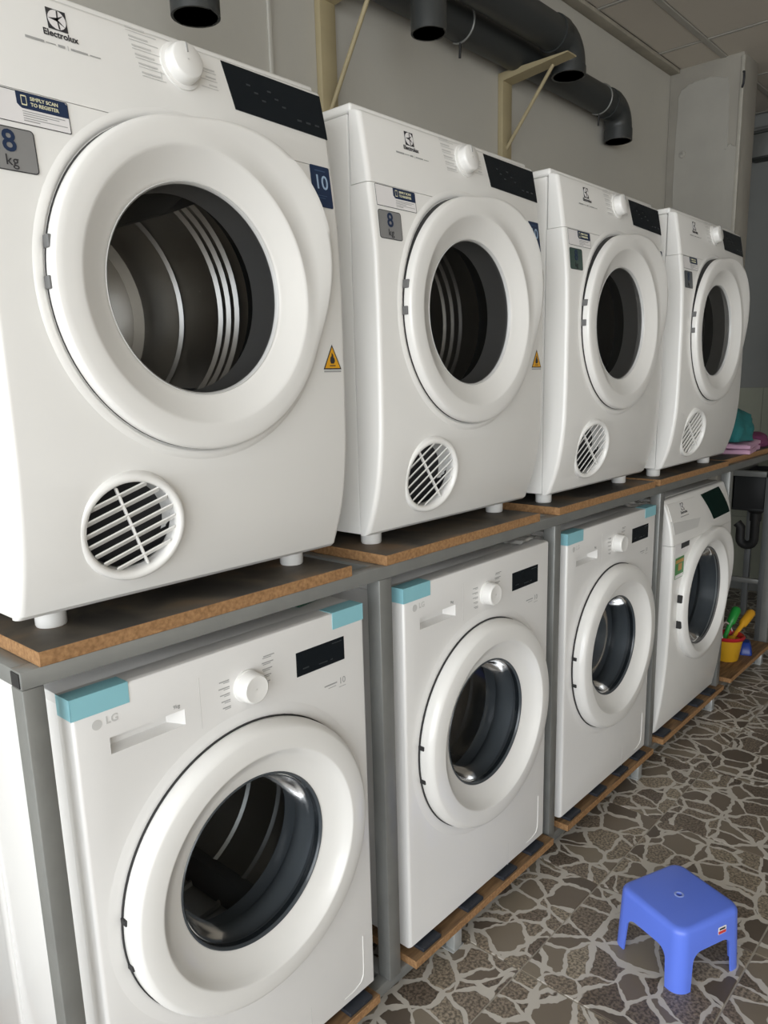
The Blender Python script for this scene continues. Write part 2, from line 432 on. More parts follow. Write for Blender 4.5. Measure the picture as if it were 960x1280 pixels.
# ================================================================== STEEL RACK
rack = thing('steel_rack', 'long grey steel two-tier rack of square tube holding washers below and dryers above', 'rack')
BZ0, BZ1 = .979, 1.005
BY0, BY1 = .0, .03
POSTS = [(-.060, -.030), (.643, .680), (1.339, 1.372), (2.036, 2.070), (2.725, 2.762), (3.43, 3.46)]
RX1 = POSTS[-1][1]
part('shelf_beam', box(POSTS[0][0], RX1, BY0, BY1, BZ0, BZ1, .002), frame_m, rack)
part('shelf_beam', box(POSTS[0][0], RX1, .60, .63, BZ0, BZ1, .002), frame_m, rack)
for k, (a, b) in enumerate(POSTS):
    part('post', box(a, b, BY0, BY1+.005, .05, BZ0, .002), frame_m, rack)
    part('post', box(a, b, .60, .63, 0, BZ0, .002), frame_m, rack)
    part('cross_rail', box(a, b, BY1, .60, BZ0, BZ1, .002), frame_m, rack)
    part('cross_rail', box(a, b, BY1, .60, .022, .05, .002), frame_m, rack)
part('end_cap', box(POSTS[0][0]-.0015, POSTS[0][0], .003, .027, BZ0+.003, BZ1-.003), dark_gap, rack)
part('floor_beam', box(POSTS[0][0], RX1, .007, .037, .022, .05, .002), frame_m, rack)
for x in (.155, .870, 1.925, 2.64, 3.3):
    part('foot', box(x-.015, x+.015, -.021, .007, 0, .05, .002), frame_lt, rack)
    part('base_plate', box(x-.022, x+.022, -.022, .02, 0, .004, .001), frame_lt, rack)

def board(name, x0, x1, y0, y1, z0, z1, m_top, label, group, chip=0):
    bm = bmesh.new(); bmesh.ops.create_cube(bm, size=1)
    for v in bm.verts:
        v.co = Vector(((x0+x1)/2+v.co.x*(x1-x0), (y0+y1)/2+v.co.y*(y1-y0), (z0+z1)/2+v.co.z*(z1-z0)))
    bmesh.ops.bevel(bm, geom=bm.edges[:], offset=.0012, segments=1, affect='EDGES')
    for f in bm.faces: f.material_index = 1 if abs(f.normal.z) > .9 else 0
    me = bm_mesh(bm); 
    return solo(name, me, [board_edge, m_top], label, 'board', group=group)
UP = [(-.034, .566), (.664, 1.258), (1.357, 1.985), (2.022, 2.690), (2.70, 3.42)]
UL = ['thick worn board under the leftmost dryer, its sawn edge bright orange at the rack corner',
      'board under the second dryer from the left on the upper tier', 'board under the third dryer from the left on the upper tier',
      'board under the fourth and farthest dryer', 'board under the pile of teal and pink cloth at the end of the shelf']
for (a, b), l in zip(UP, UL):
    board('shelf_board', a, b, -.002 if a < 2.6 else .02, .62, BZ1, BZ1+.021, board_top, l, 'worn boards on the upper beam')
LP = [(-.03, .586), (.708, 1.330), (1.412, 2.030), (2.115, 2.760), (2.845, 3.42)]
LL = ['timber board under the nearest front-loading washer', 'timber board under the second washer from the left',
      'timber board under the third washer from the left', 'timber board under the washer with the green energy label',
      'timber board holding the toy bucket at the far end']
for (a, b), l in zip(LP, LL):
    board('floor_board', a, b, -.022, .60, .05, .07, board_low, l, 'timber boards on the lower beam')

# ================================================================== ROUND DOOR PIECES
def flare(t, a0=42, amp=.052, w=40):
    """extra radius of a door rim with a pulled-out grip corner at upper right"""
    d = (math.degrees(t)-a0+180) % 360-180
    return amp*max(0.0, math.cos(max(-90, min(90, d*90/w/1.15))*PI/180))**1.6
def dash_rows(rows, t=.0003):
    """print too small to read: short bars; rows = list of (x0, x1, z, h)"""
    ms = []
    for x0, x1, z, h in rows:
        ms.append(box(x0, x1, -t, 0, z-h/2, z+h/2))
    me = join(ms); me.name = 'fine_print'
    return me

# ================================================================== DRYERS
DW, DH, DSEAM = .61, .806, .673
DZ = [0, .03, .06, .096, .14, .20, .28, .46, .56, .62, .673, .73, .79, .83]
DY = [.047, .0345, .024, .0145, .007, .0015, 0, 0, .003, .009, .016, .0245, .0355, .043]
def dprof(z): 
    s = sum(np.interp(z+k*.012, DZ, DY) for k in (-1, 0, 1))/3
    return float(s)
def dslope(z): return math.atan2(dprof(z+.01)-dprof(z-.01), .02)

def section(W, y0, y1, z, r=.010, n=4):
    P = [(0, y1), (0, y0+r)]
    for i in range(1, n+1):
        a = PI+PI/2*i/n; P.append((r+r*math.cos(a), y0+r+r*math.sin(a)))
    for i in range(0, n+1):
        a = 1.5*PI+PI/2*i/n; P.append((W-r+r*math.cos(a), y0+r+r*math.sin(a)))
    P.append((W, y1))
    return [(x, y, z) for x, y in P]
def bellied_front(W, prof, z0, z1, yb, round_top=False, round_bot=False, step=.02):
    S = []; n = max(3, int((z1-z0)/step)); zs = [z0+(z1-z0)*i/n for i in range(n+1)]
    if round_top:
        zs = [z for z in zs if z < z1-.012]
    for z in zs:
        e = 0
        if round_bot and z == z0: e = .006
        S.append(section(W, prof(z)+e, yb, z))
    if round_bot: S.insert(1, section(W, prof(z0+.006), yb, z0+.006))
    if round_top:
        for k in range(1, 6):
            a = PI/2*k/5
            S.append(section(W, prof(z1-.010)+.012*(1-math.cos(a)), yb, z1-.010+.010*math.sin(a)))
    return loft(S)
def decal(me_key, fn, m, name, parent, x, z, prof, slope, lift=.0008, label=None):
    me = cached(me_key, fn)
    o = part(name, me, m, parent, (x, prof(z)-lift, z), (-slope(z), 0, 0), label)
    return o
def decal_text(s, size, m, name, parent, x, z, prof, slope, lift=.0012, align='LEFT', bold=0.0):
    return part(name, text_mesh(s, size, .0002, align, bold), m, parent, (x, prof(z)-lift, z), (PI/2-slope(z), 0, 0))

def logo_mesh(s):
    """emblem: rounded square frame holding a cut-out swirl of two wedges"""
    h = s/2
    ms = [prism([(-h, -h), (h, -h), (h, h), (-h, h)], -.0003, 0)]
    return join(ms)
def logo_light(s):
    h = s/2*.92; ms = []
    n = 20
    circ = [(h*math.cos(2*PI*i/n), h*math.sin(2*PI*i/n)) for i in range(n)]
    ms.append(prism(circ, -.0006, 0))
    return join(ms)
def logo_dark(s):
    h = s/2*.92
    arc = lambda a0, a1, r: [(r*math.cos(math.radians(a0+(a1-a0)*i/8)), r*math.sin(math.radians(a0+(a1-a0)*i/8))) for i in range(9)]
    ms = [prism([(-.35*h, 0)]+arc(-38, 38, h)[0:1]+[(.1*h, 0)]+arc(-38, 38, h)[-1:], -.0009, -.0004),
          prism([(-.95*h, 0), (.1*h, .22*h), (.1*h, -.22*h)], -.0009, -.0004),
          prism([(.05*h, .95*h), (.22*h, .93*h), (.12*h, .1*h), (-.02*h, .1*h)], -.0009, -.0004),
          prism([(.05*h, -.95*h), (.22*h, -.93*h), (.12*h, -.1*h), (-.02*h, -.1*h)], -.0009, -.0004)]
    return join(ms)

D_CX, D_CZ, D_R = .305, .450, .234
V_X, V_Z, V_R = .163, .111, .081
def ridge_ring(prof, nfl, yfl, cx, cz, a0, amp, w):
    """door rim with a crisp crest; near the grip corner the outer points move out by nfl and back by yfl"""
    v, f = [], []; n = 132
    for k, (r, y) in enumerate(prof):
        for i in range(n):
            t = 2*PI*i/n; q = flare(t, a0, amp, w)
            rr = r+q*(nfl[k] if k < len(nfl) else 0); yy = y+q/amp*(yfl[k] if k < len(yfl) else 0)
            v.append((cx+rr*math.cos(t), yy, cz+rr*math.sin(t)))
    for k in range(len(prof)-1):
        for i in range(n):
            j = (i+1) % n; f.append((k*n+i, k*n+j, (k+1)*n+j, (k+1)*n+i))
    return from_py(v, f, ang=58)
D_PROF = [(.232, .016), (.2345, -.004), (.2345, -.0155), (.2330, -.0195), (.2295, -.0215), (.220, -.0225), (.208, -.0230), (.1985, -.0231), (.1955, -.0226), (.1925, -.0209),
          (.186, -.0172), (.176, -.0118), (.166, -.0066), (.158, -.0028), (.1545, -.0016), (.152, .001), (.1505, .010)]
D_NFL = [1, 1, 1, .96, .84, .42, .06, 0]
D_YFL = [0, -.002, -.007, -.0085, -.0065, .0055, .0070, .001]
def dryer_door_ring():
    return ridge_ring(D_PROF, D_NFL, D_YFL, D_CX, D_CZ, 37, .046, 50)
def surround():
    prof = [(.232, .004), (.2365, -.0008), (.2395, -.0024), (.2435, -.0028), (.2475, -.0016), (.2515, .0006)]
    return lathe(prof, 96, D_CX, D_CZ, yf=lambda x, z, y: dprof(z)+y, ang=60)
def drum_mesh(r, y0, y1, cx, cz, ribs):
    prof = [(r-.03, y0), (r-.004, y0+.012), (r, y0+.03)]
    for yr in ribs:
        prof += [(r, yr-.008), (r-.007, yr-.003), (r-.007, yr+.003), (r, yr+.008)]
    prof += [(r, y1-.03), (r-.01, y1-.008), (r-.03, y1)]
    return lathe(prof, 64, cx, cz, ang=30)
def drum_back(r, y, cx, cz):
    ms = [lathe([(r-.03, y), (r*.62, y-.004), (r*.60, y-.014), (.001, y-.016)], 48, cx, cz)]
    return join(ms)
def holes(r, y, cx, cz):
    ms = []
    for k, rr in enumerate((.035, .06, .085, .11)):
        n = 6+6*k
        for i in range(n):
            a = 2*PI*i/n+k*.3
            ms.append(prism([(cx+rr*math.cos(a)+.0045*math.cos(q*PI/4), cz+rr*math.sin(a)+.0045*math.sin(q*PI/4)) for q in range(8)], y-.0175, y-.0165))
    return join(ms)
def lifter(r, y0, y1, cx, cz, a):
    S = []
    for y, k in ((y0, .3), (y0+.05, 1), (y1-.05, 1), (y1, .4)):
        L = []
        for (d, hgt) in ((-.035, 0), (-.015, .032*k), (0, .042*k), (.015, .032*k), (.035, 0)):
            rr = r-.001-hgt; t = a+d/r
            L.append((cx+rr*math.cos(t), y, cz+rr*math.sin(t)))
        S.append(L)
    return loft(S)

def vent_parts(root, ang, closed, s0):
    vz = V_Z; y0 = dprof(vz); tl = dslope(vz)
    v = part('vent_ring', cached('vring', lambda: lathe([(.069, .022), (.0685, .002), (.071, -.003), (.074, -.0045), (.0785, -.004), (.081, -.0015), (.0825, .004), (.084, .016)], 64, ang=50)),
             white_pl, root, (V_X, y0-.0055, vz), (-tl, -ang, 0))
    v.rotation_euler = (Matrix.Rotation(math.radians(-7), 3, 'Z') @ Matrix.Rotation(-tl, 3, 'X') @ Matrix.Rotation(-ang, 3, 'Y')).to_euler()
    part('vent_well', cached('vwell', lambda: lathe([(.0675, .0225), (.0675, .044), (.0005, .045)], 40)), mat('black_cavity', (.012, .012, .014), .6), v)
    for k in range(7):
        z = -.0515+k*.0172
        w = math.sqrt(.0685**2-z*z)
        ln = round(w, 4)
        key = ('slat', k, closed); hh = .0080 if closed else .0066
        me = cached(key, lambda: box(-w, w, -.0013, .0013, -hh, hh, .0009, 1))
        part('slat', me, white_pl, v, (0, .006, z), ((math.radians(14) if closed else math.radians(42)), 0, 0))
    part('spine', cached('vspine', lambda: box(-.0018, .0018, .002, .010, -.066, .066, .0008, 1)), white_pl, v)
    return v

def make_dryer(x0, s, label, vang, closed, kgmat, warn=True):
    root = thing('tumble_dryer', label, 'dryer', (x0, s, 1.0565), 0, 'tumble dryers on the upper tier')
    P = dprof; T = dslope
    part('cabinet', cached('d_cab', lambda: cut(box(0, DW, .0665, .60, .001, DH-.008, .004), [lathe([(.215, .02), (.215, .56)], 48, D_CX, D_CZ, cap0=True, cap1=True)])), white, root)
    part('lid', cached('d_lid', lambda: box(0, DW, .058, .60, DH-.007, DH+.010, .005, 3)), white, root)
    part('front_panel', cached('d_front', lambda: cut(bellied_front(DW, P, 0, DSEAM-.0004, .065, round_bot=True),
        [lathe([(.2, -.05), (.2, .12)], 64, D_CX, D_CZ, cap0=True, cap1=True), lathe([(.070, -.05), (.070, .12)], 48, V_X, V_Z, cap0=True, cap1=True)])), white_pl, root)
    part('control_panel', cached('d_ctrl', lambda: bellied_front(DW, P, DSEAM+.0005, DH-.004, .062, round_top=True)), white_pl, root)
    part('door_surround', cached('d_sur', surround), white_pl, root)
    part('door_seal', cached('d_seal', lambda: lathe([(.2345, .018), (.2348, -.0035), (.226, -.0035)], 96, D_CX, D_CZ, lambda t, r, k: r+flare(t)*.0)), dark_gap, root)
    door = part('door', cached('d_ring', dryer_door_ring), white_pl, root)
    part('window', cached('d_glass', lambda: lathe([(.1505, .006), (.12, .004), (.07, .0025), (.001, .002)], 72, D_CX, D_CZ, ang=60)), drum_glass, door)
    part('window_bead', cached('d_bead', lambda: lathe([(.1535, .001), (.1515, -.0012), (.149, .002), (.149, .008)], 96, D_CX, D_CZ, ang=60)), mat('satin_bead', (.60, .60, .59), .3), door)
    for zz in (.535, .485):
        a = math.acos(max(-1, min(1, 0)))
        dz = zz-D_CZ-.04; xx = D_CX-math.sqrt(.2345**2-dz*dz)
        part('hinge', cached('d_hinge', lambda: box(-.0035, .004, -.014, .004, -.008, .008, .001, 1)), mat('grey_hinge_plastic', (.14, .14, .14), .5), door, (xx, 0, D_CZ+dz))
    part('collar', cached('d_collar', lambda: lathe([(.151, .008), (.149, .03), (.146, .060), (.150, .062)], 64, D_CX, D_CZ)), mat('mid_grey_plastic', (.50, .49, .485), .45), root)
    part('gasket', cached('d_gask', lambda: lathe([(.150, .060), (.165, .068), (.170, .085), (.168, .10), (.205, .105)], 64, D_CX, D_CZ)), dark_gap, root)
    dr = part('drum', cached('d_drum', lambda: drum_mesh(.212, .10, .50, D_CX, D_CZ, (.19, .215, .24, .37))), steel, root)
    bk = part('drum_back', cached('d_back', lambda: drum_back(.212, .50, D_CX, D_CZ)), steel, root)
    part('perforation', cached('d_holes', lambda: holes(.1, .50, D_CX, D_CZ)), dark_gap, bk)
    for k in range(3):
        part('lifter', cached(('d_lift', k), lambda: lifter(.212, .14, .46, D_CX, D_CZ, 1.1+2*PI*k/3)), grey_plastic, dr)
    vent_parts(root, vang, closed, s)
    # feet
    for fx, fy in ((.068, .10), (DW-.068, .10), (.068, .54), (DW-.068, .54)):
        part('foot', cached('d_foot', lambda: lathe([(.001, 0), (.021, 0), (.0225, .003), (.0225, .022), (.026, .0245), (.026, .0312), (.001, .0312)], 24, axis='z')), white_pl, root, (fx, fy, -.0305))
    # knob and display
    kz = .766
    def knob(): return lathe([(.033, .002), (.033, -.002), (.0275, -.0035), (.0268, -.016), (.0255, -.0205), (.0235, -.022), (.001, -.0225)], 48, ang=40)
    kn = part('knob', cached('d_knob', knob), white_pl, root, (.319, P(kz)-.001, kz), (-T(kz), 0, 0))
    part('pointer', cached('d_ptr', lambda: box(-.0012, .0012, -.0235, -.0222, .010, .023)), grey_ink, kn)
    def disp():
        v, f = [], []; nz, nx = 6, 10
        for lay in (0, 1):
            for i in range(nz+1):
                t = i/nz
                xl = .411+(.397-.411)*t; xr = .606+(.603-.606)*t; zl = .728+(.796-.728)*t; zr = .722+(.793-.722)*t
                for j in range(nx+1):
                    s_ = j/nx; x = xl+(xr-xl)*s_; z = zl+(zr-zl)*s_
                    v.append((x, P(z)-(.0012 if lay == 0 else -.002), z))
        w = nx+1; o = (nz+1)*w
        for i in range(nz):
            for j in range(nx):
                a = i*w+j; f.append((a, a+1, a+w+1, a+w)); f.append((o+a, o+a+w, o+a+w+1, o+a+1))
        ring = [j for j in range(w)]+[i*w+nx for i in range(1, nz+1)]+[nz*w+j for j in range(nx-1, -1, -1)]+[i*w for i in range(nz-1, 0, -1)]
        for k in range(len(ring)):
            a, b = ring[k], ring[(k+1) % len(ring)]; f.append((a, o+a, o+b, b))
        return from_py(v, f, ang=50)
    dp = part('display', cached('d_disp', disp), black_glass, root)
    dim = mat('unlit_display_print', (.03, .036, .04), .3)
    rows = [(-.06+.014*k, -.052+.014*k, .014-.009*(k % 3), .0025) for k in range(6)]+[(.04+.02*k, .05+.02*k, -.018, .003) for k in range(3)]
    part('display_print', cached('d_dispp', lambda: dash_rows(rows)), dim, dp, (.5, P(.758)-.0013, .758), (-T(.758), 0, 0))
    # emblem and print
    lz = .7735
    lg = part('emblem', cached('d_logo', lambda: logo_mesh(.026)), ink, root, (.137, P(lz)-.0006, lz), (-T(lz), 0, 0))
    part('emblem_field', cached('d_logo2', lambda: logo_light(.026)), paper, lg, (0, -.0002, 0))
    part('emblem_wedge', cached('d_logo3', lambda: logo_dark(.026)), ink, lg, (0, -.0002, 0))
    decal_text('Electrolux', .0112, ink, 'brand_lettering', root, .1385, .7548, P, T, align='CENTER', bold=.0002)
    rows2 = [(-.050, -.026, 0, .0028), (-.024, -.011, 0, .0012), (-.008, .001, 0, .003), (.005, .0055, 0, .006), (.009, .032, 0, .0024), (.035, .050, 0, .0012)]
    decal('d_sub', lambda: dash_rows(rows2), grey_ink, 'model_print', root, .1405, .7415, P, T)
    pr = []
    for k in range(6):
        z = .030-.0115*k
        pr += [(-.082+.003*k, -.052+.003*k, z, .0022), (-.082+.003*k, -.034+.001*k, z-.0045, .0009)]
        if k > 2: pr += [(.036+.004*(k-2), .062, z+.012, .0020), (.034, .064, z+.0075, .0009)]
    pr += [(-.036, -.0352, -.024, .012), (.010, .0108, -.026, .010)]
    decal('d_prog', lambda: dash_rows(pr), faint_ink, 'programme_print', root, .319, .768, P, T)
    # stickers
    lb = decal('d_reg', lambda: prism(rrect(-.0585, .0585, -.0195, .0195, .002), -.0003, 0), paper, 'register_label', root, .0720, .652, P, T, label='white sticker reading simply scan to register')
    def frame():
        o = rrect(-.0585, .0585, -.0195, .0195, .002); i_ = rrect(-.0575, .0575, -.0185, .0185, .0015); n = len(o)
        v = [(x, -.0005, z) for x, z in o+i_]; f = [(k, (k+1) % n, n+(k+1) % n, n+k) for k in range(n)]
        return from_py(v, f)
    part('label_border', cached('d_regf', frame), ink, lb)
    part('label_banner', cached('d_regb', lambda: prism([(-.0045, .0015), (-.0075, .0045), (-.0075, .0188), (.0545, .0188), (.0578, .0155), (.0578, -.0002), (-.002, -.0002)], -.0007, 0)), navy, lb)
    part('label_lettering', text_mesh('SIMPLY SCAN', .0060, .0002, 'LEFT', .0001), yellowish, lb, (.0095, -.0009, .0128), (PI/2, 0, 0))
    part('label_lettering', text_mesh('TO REGISTER', .0060, .0002, 'LEFT', .0001), yellowish, lb, (.0095, -.0009, .0060), (PI/2, 0, 0))
    def phone():
        o = rrect(-.0035, .0035, -.006, .006, .001); i_ = rrect(-.0027, .0027, -.0045, .0045, .0006); n = len(o)
        v = [(x, 0, z) for x, z in o+i_]; return from_py(v, [(k, (k+1) % n, n+(k+1) % n, n+k) for k in range(n)])
    part('phone_icon', cached('d_ph', phone), yellowish, lb, (.0015, -.0009, .0095))
    part('label_print', cached('d_regp', lambda: dash_rows([(-.002, .052, -.0035, .0009), (-.002, .044, -.0062, .0009), (-.002, .028, -.0089, .0010), (-.002, .054, -.0118, .0009), (-.002, .018, -.0146, .0012)])), grey_ink, lb, (0, -.0004, 0))
    kg = decal('d_kg', lambda: prism(rrect(-.0325, .0325, -.026, .026, .005), -.0004, 0), kgmat, 'capacity_label', root, .0465, .600, P, T, label='grey sticker reading 8 kg')
    def kframe():
        o = rrect(-.0325, .0325, -.026, .026, .005); i_ = rrect(-.0313, .0313, -.0248, .0248, .004); n = len(o)
        return from_py([(x, -.0006, z) for x, z in o+i_], [(k, (k+1) % n, n+(k+1) % n, n+k) for k in range(n)])
    part('label_border', cached('d_kgf', kframe), ink, kg)
    part('label_lettering', text_mesh('8', .036, .0002, 'CENTER', .0006), navy, kg, (0, -.0009, .008), (PI/2, 0, 0))
    part('label_lettering', text_mesh('kg', .018, .0002, 'CENTER'), ink, kg, (0, -.0009, -.014), (PI/2, 0, 0))
    tn = decal('d_ten', lambda: prism(rrect(-.0225, .0225, -.034, .034, .003), -.0004, 0), navy, 'warranty_label', root, .576, .640, P, T, label='navy sticker with a pale 10')
    part('label_lettering', text_mesh('10', .033, .0002, 'CENTER', .0002), pale_blue, tn, (0, -.0008, .006), (PI/2, 0, 0))
    part('label_print', cached('d_tenp', lambda: dash_rows([(-.012, .012, .026, .0016), (-.012, .010, -.015, .0012), (-.012, .006, -.019, .0012)])), mat('dim_blue_print', (.05, .09, .17), .5), tn, (0, -.0005, 0))
    if warn:
        tr = decal('d_tri', lambda: prism([(-.022, -.02), (.022, -.02), (0, .023)], -.0003, 0, 0), ink, 'warning_sticker', root, .5745, .354, P, T, label='amber flammable warning triangle')
        part('warning_field', cached('d_tri2', lambda: prism([(-.0185, -.0178), (.0185, -.0178), (0, .0185)], -.0006, 0)), amber, tr)
        def flame():
            P_ = [(-.004, -.010), (-.006, -.005), (-.0045, .001), (-.002, .003), (-.0015, .009), (.002, .005), (.0025, .001), (.005, -.001), (.006, -.006), (.003, -.010)]
            return join([prism(P_, -.0009, -.0005), box(-.007, .007, -.0009, -.0005, -.0145, -.0128)])
        part('flame_mark', cached('d_flame', flame), ink, tr)
        part('warning_caption', cached('d_tric', lambda: dash_rows([(-.021, .021, -.0235, .0028)])), grey_ink, tr)
    return root

DR = [(-.0325, .0072, 'white tumble dryer nearest the camera, with a ribbed chrome drum clear behind its round window', math.radians(21), False, silver_st),
      (.6753, .0123, 'second white tumble dryer from the left, above the washer with one blue tape corner', math.radians(37), False, silver_st),
      (1.3559, -.014, 'third white tumble dryer from the left, its capacity sticker greenish', math.radians(45), False, green_grey_st),
      (2.0451, -.0385, 'farthest white tumble dryer, its round vent louvres closed white, beside the cloth pile', math.radians(46), True, slate_st)]
for k, d in enumerate(DR): make_dryer(*d, warn=k < 2)

# ================================================================== FRONT-LOADING WASHERS (three alike)
LW, LH, LZ = .5935, .858, .0865
L_CX, L_CZ = .2965, .545-.0865
def lg_ring():
    prof = [(.2545, .004), (.2572, -.006), (.2572, -.019), (.2560, -.0255), (.2520, -.0325), (.2475, -.0365), (.2440, -.0378), (.226, -.0392), (.211, -.0402), (.2085, -.0400), (.2066, -.0385),
            (.199, -.0300), (.190, -.0222), (.179, -.0165), (.168, -.0115), (.1595, -.0085), (.1562, -.0075), (.1550, -.005), (.1545, .004)]
    return lathe(prof, 132, L_CX, L_CZ, ang=58)
def lg_bowl():
    prof = [(.1545, -.0045), (.150, -.003), (.146, .004), (.142, .025), (.136, .050), (.130, .066), (.126, .069), (.121, .070), (.10, .0715), (.06, .073), (.001, .074)]
    return lathe(prof, 80, L_CX, L_CZ, ang=60)
def lg_front():
    S = []
    def sec(z, e=0): return section(LW, e, .042, z, .006)
    S = [sec(0, .004), sec(.004, 0), sec(LH-.005, 0), sec(LH-.0015, .0018), sec(LH, .006)]
    me = loft(S)
    rec = loft([[(x, y, z) for x, z in ((.053, .757), (.180, .757), (.180, .783), (.053, .783))] for y in (-.02, .001)] +
               [[(x, .020, z) for x, z in ((.056, .763), (.158, .763), (.158, .781), (.056, .781))]])
    return cut(me, [lathe([(.2, -.05), (.2, .12)], 64, L_CX, L_CZ, cap0=True, cap1=True), rec])
def groove_mesh():
    pth = [(.5605, .135), (.560, .06), (.5585, .040), (.551, .027), (.53, .0195), (.50, .018)]
    v, f = [], []; w = .0016
    n = len(pth)
    for k, (x, z) in enumerate(pth):
        a = pth[max(0, k-1)]; b = pth[min(n-1, k+1)]; t = Vector((b[0]-a[0], b[1]-a[1])).normalized(); nn = Vector((-t.y, t.x))*w
        for sgn, yy in ((-1, .0005), (-.5, -.0012), (.5, -.0012), (1, .0005)): v.append((x+nn.x*sgn, yy, z+nn.y*sgn))
    for k in range(n-1):
        for q in range(3): f.append((k*4+q, k*4+q+1, (k+1)*4+q+1, (k+1)*4+q))
    return from_py(v, f, ang=60)
def make_lg(x0, label, tape_l, tape_r):
    root = thing('washing_machine', label, 'washer', (x0, 0, LZ), 0, 'matching front-loading washers on the lower tier')
    part('cabinet', cached('l_cab', lambda: cut(box(.003, LW-.003, .043, .56, 0, LH-.018, .004), [lathe([(.235, .02), (.235, .5)], 48, L_CX, L_CZ, cap0=True, cap1=True)])), white_lg, root)
    part('side_rib', cached('l_rib', lambda: box(-.0015, .006, .16, .19, .06, .76, .002)), white_lg, root)
    part('side_rib', cached('l_rib2', lambda: box(-.0015, .006, .36, .39, .06, .76, .002)), white_lg, root)
    part('lid', cached('l_lid', lambda: box(0, LW, .043, .56, LH-.017, LH, .003)), white_lg, root)
    part('front_panel', cached('l_front', lg_front), white_lg, root)
    part('drawer_seam', cached('l_seam', lambda: box(.2095, .2103, -.0003, .001, .738, .826)), faint_ink, root)
    part('service_flap_edge', cached('l_groove', groove_mesh), white_pl, root)
    part('panel_seam', cached('l_seam2', lambda: box(.4075, .4083, -.0003, .001, 0, .066)), faint_ink, root)
    part('door_seal', cached('l_seal', lambda: lathe([(.2555, .003), (.2592, -.0015), (.2592, -.005), (.250, -.006)], 96, L_CX, L_CZ)), dark_gap, root)
    part('door_surround', cached('l_sur', lambda: lathe([(.2585, -.0012), (.268, -.0016), (.276, -.0009), (.283, .0004)], 96, L_CX, L_CZ, ang=70)), white_lg, root)
    door = part('door', cached('l_ring', lg_ring), white_pl, root)
    part('window', cached('l_bowl', lg_bowl), bowl_glass, door)
    part('window_rim', cached('l_rim', lambda: lathe([(.1575, -.0075), (.1555, -.0095), (.1530, -.0085), (.1515, -.003), (.150, .006)], 96, L_CX, L_CZ, ang=60)), mat('blue_grey_rim', (.055, .065, .075), .18), door)
    for dz in (.030, -.052):
        xx = L_CX-math.sqrt(.257**2-dz*dz)
        part('hinge', cached('l_hinge', lambda: box(-.003, .007, -.013, .002, -.005, .005, .001, 1)), dark_gap, door, (xx, -.003, L_CZ+dz))
    part('gasket', cached('l_gask', lambda: lathe([(.158, .004), (.160, .02), (.150, .035), (.150, .06), (.162, .075), (.160, .105), (.195, .115)], 64, L_CX, L_CZ)), gasket_m, root)
    dr = part('drum', cached('l_drum', lambda: drum_mesh(.225, .11, .44, L_CX, L_CZ, (.2, .3))), steel, root)
    part('drum_back', cached('l_back', lambda: drum_back(.225, .44, L_CX, L_CZ)), steel, root)
    for k in range(3):
        part('lifter', cached(('l_lift', k), lambda: lifter(.225, .15, .40, L_CX, L_CZ, .9+2*PI*k/3)), grey_plastic, dr)
    for fx, fy in ((.06, .07), (LW-.06, .07), (.06, .5), (LW-.06, .5)):
        part('foot', cached('l_foot', lambda: lathe([(.001, 0), (.022, 0), (.022, .0045), (.014, .006), (.014, .008), (.001, .008)], 20, axis='z')), grey_plastic, root, (fx, fy, -.0075))
    kn = part('knob', cached('l_knob', lambda: lathe([(.0285, .001), (.0285, -.003), (.0268, -.004), (.0262, -.022), (.0248, -.0255), (.0228, -.0268), (.018, -.0262), (.001, -.0258)], 48)), white_pl, root, (.304, -.001, .782))
    dsp = part('display', cached('l_disp', lambda: box(.4155, .5375, -.0008, .004, .7605, .8065, .0004, 1)), black_glass, root)
    part('display_print', cached('l_dispp', lambda: dash_rows([(.43, .445, .773, .0025), (.47, .492, .770, .002), (.50, .506, .770, .002), (.505, .53, .80, .0016)])), mat('unlit_display_print', (.03, .036, .04), .3), dsp, (0, -.0009, 0))
    rows = []
    for k in range(5):
        rows += [(-.058+.002*abs(k-1), -.036, .022-.0115*k, .0018), (-.048, -.036, .019-.0115*k, .0012)]
        rows += [(.034+.004*(k == 0), .062-.003*k, .040-.0115*k, .0018), (.036, .055-.002*k, .037-.0115*k, .0012)]
    part('programme_print', cached('l_prog', lambda: dash_rows(rows)), grey_ink, root, (.304, -.0002, .782))
    # brand roundel, letters, capacity and the small print at right
    bl = part('brand_roundel', cached('l_rnd', lambda: prism([(.0078*math.cos(2*PI*i/24), .0078*math.sin(2*PI*i/24)) for i in range(24)], -.0004, 0)), faint_ink, root, (.036, 0, .8095))
    part('brand_lettering', text_mesh('LG', .0165, .0002, 'LEFT', .0003), faint_ink, root, (.049, -.0005, .811), (PI/2, 0, 0))
    part('capacity_lettering', text_mesh('9kg', .0085, .0002, 'CENTER', .0001), grey_ink, root, (.166, -.0005, .792), (PI/2, 0, 0))
    part('warranty_lettering', text_mesh('10', .018, .0002, 'CENTER'), grey_ink, root, (.529, -.0005, .7195), (PI/2, 0, 0))
    part('warranty_print', cached('l_wp', lambda: dash_rows([(.482, .515, .720, .0026), (.492, .512, .714, .0012), (.52, .538, .708, .001)])), grey_ink, root, (0, -.0002, 0))
    # strips of light blue packing tape
    if tape_l:
        part('packing_tape', cached('l_tape', lambda: join([box(-.0012, .089, -.0012, -.0002, LH-.0315, LH+.0006, .0003, 1), box(-.0012, -.0002, -.0012, .040, LH-.0315, LH+.0006, .0003, 1),
              box(-.0012, .089, -.0012, .032, LH+.0001, LH+.0010, .0003, 1)])), tape_m, root, label='light blue tape over the top left corner')
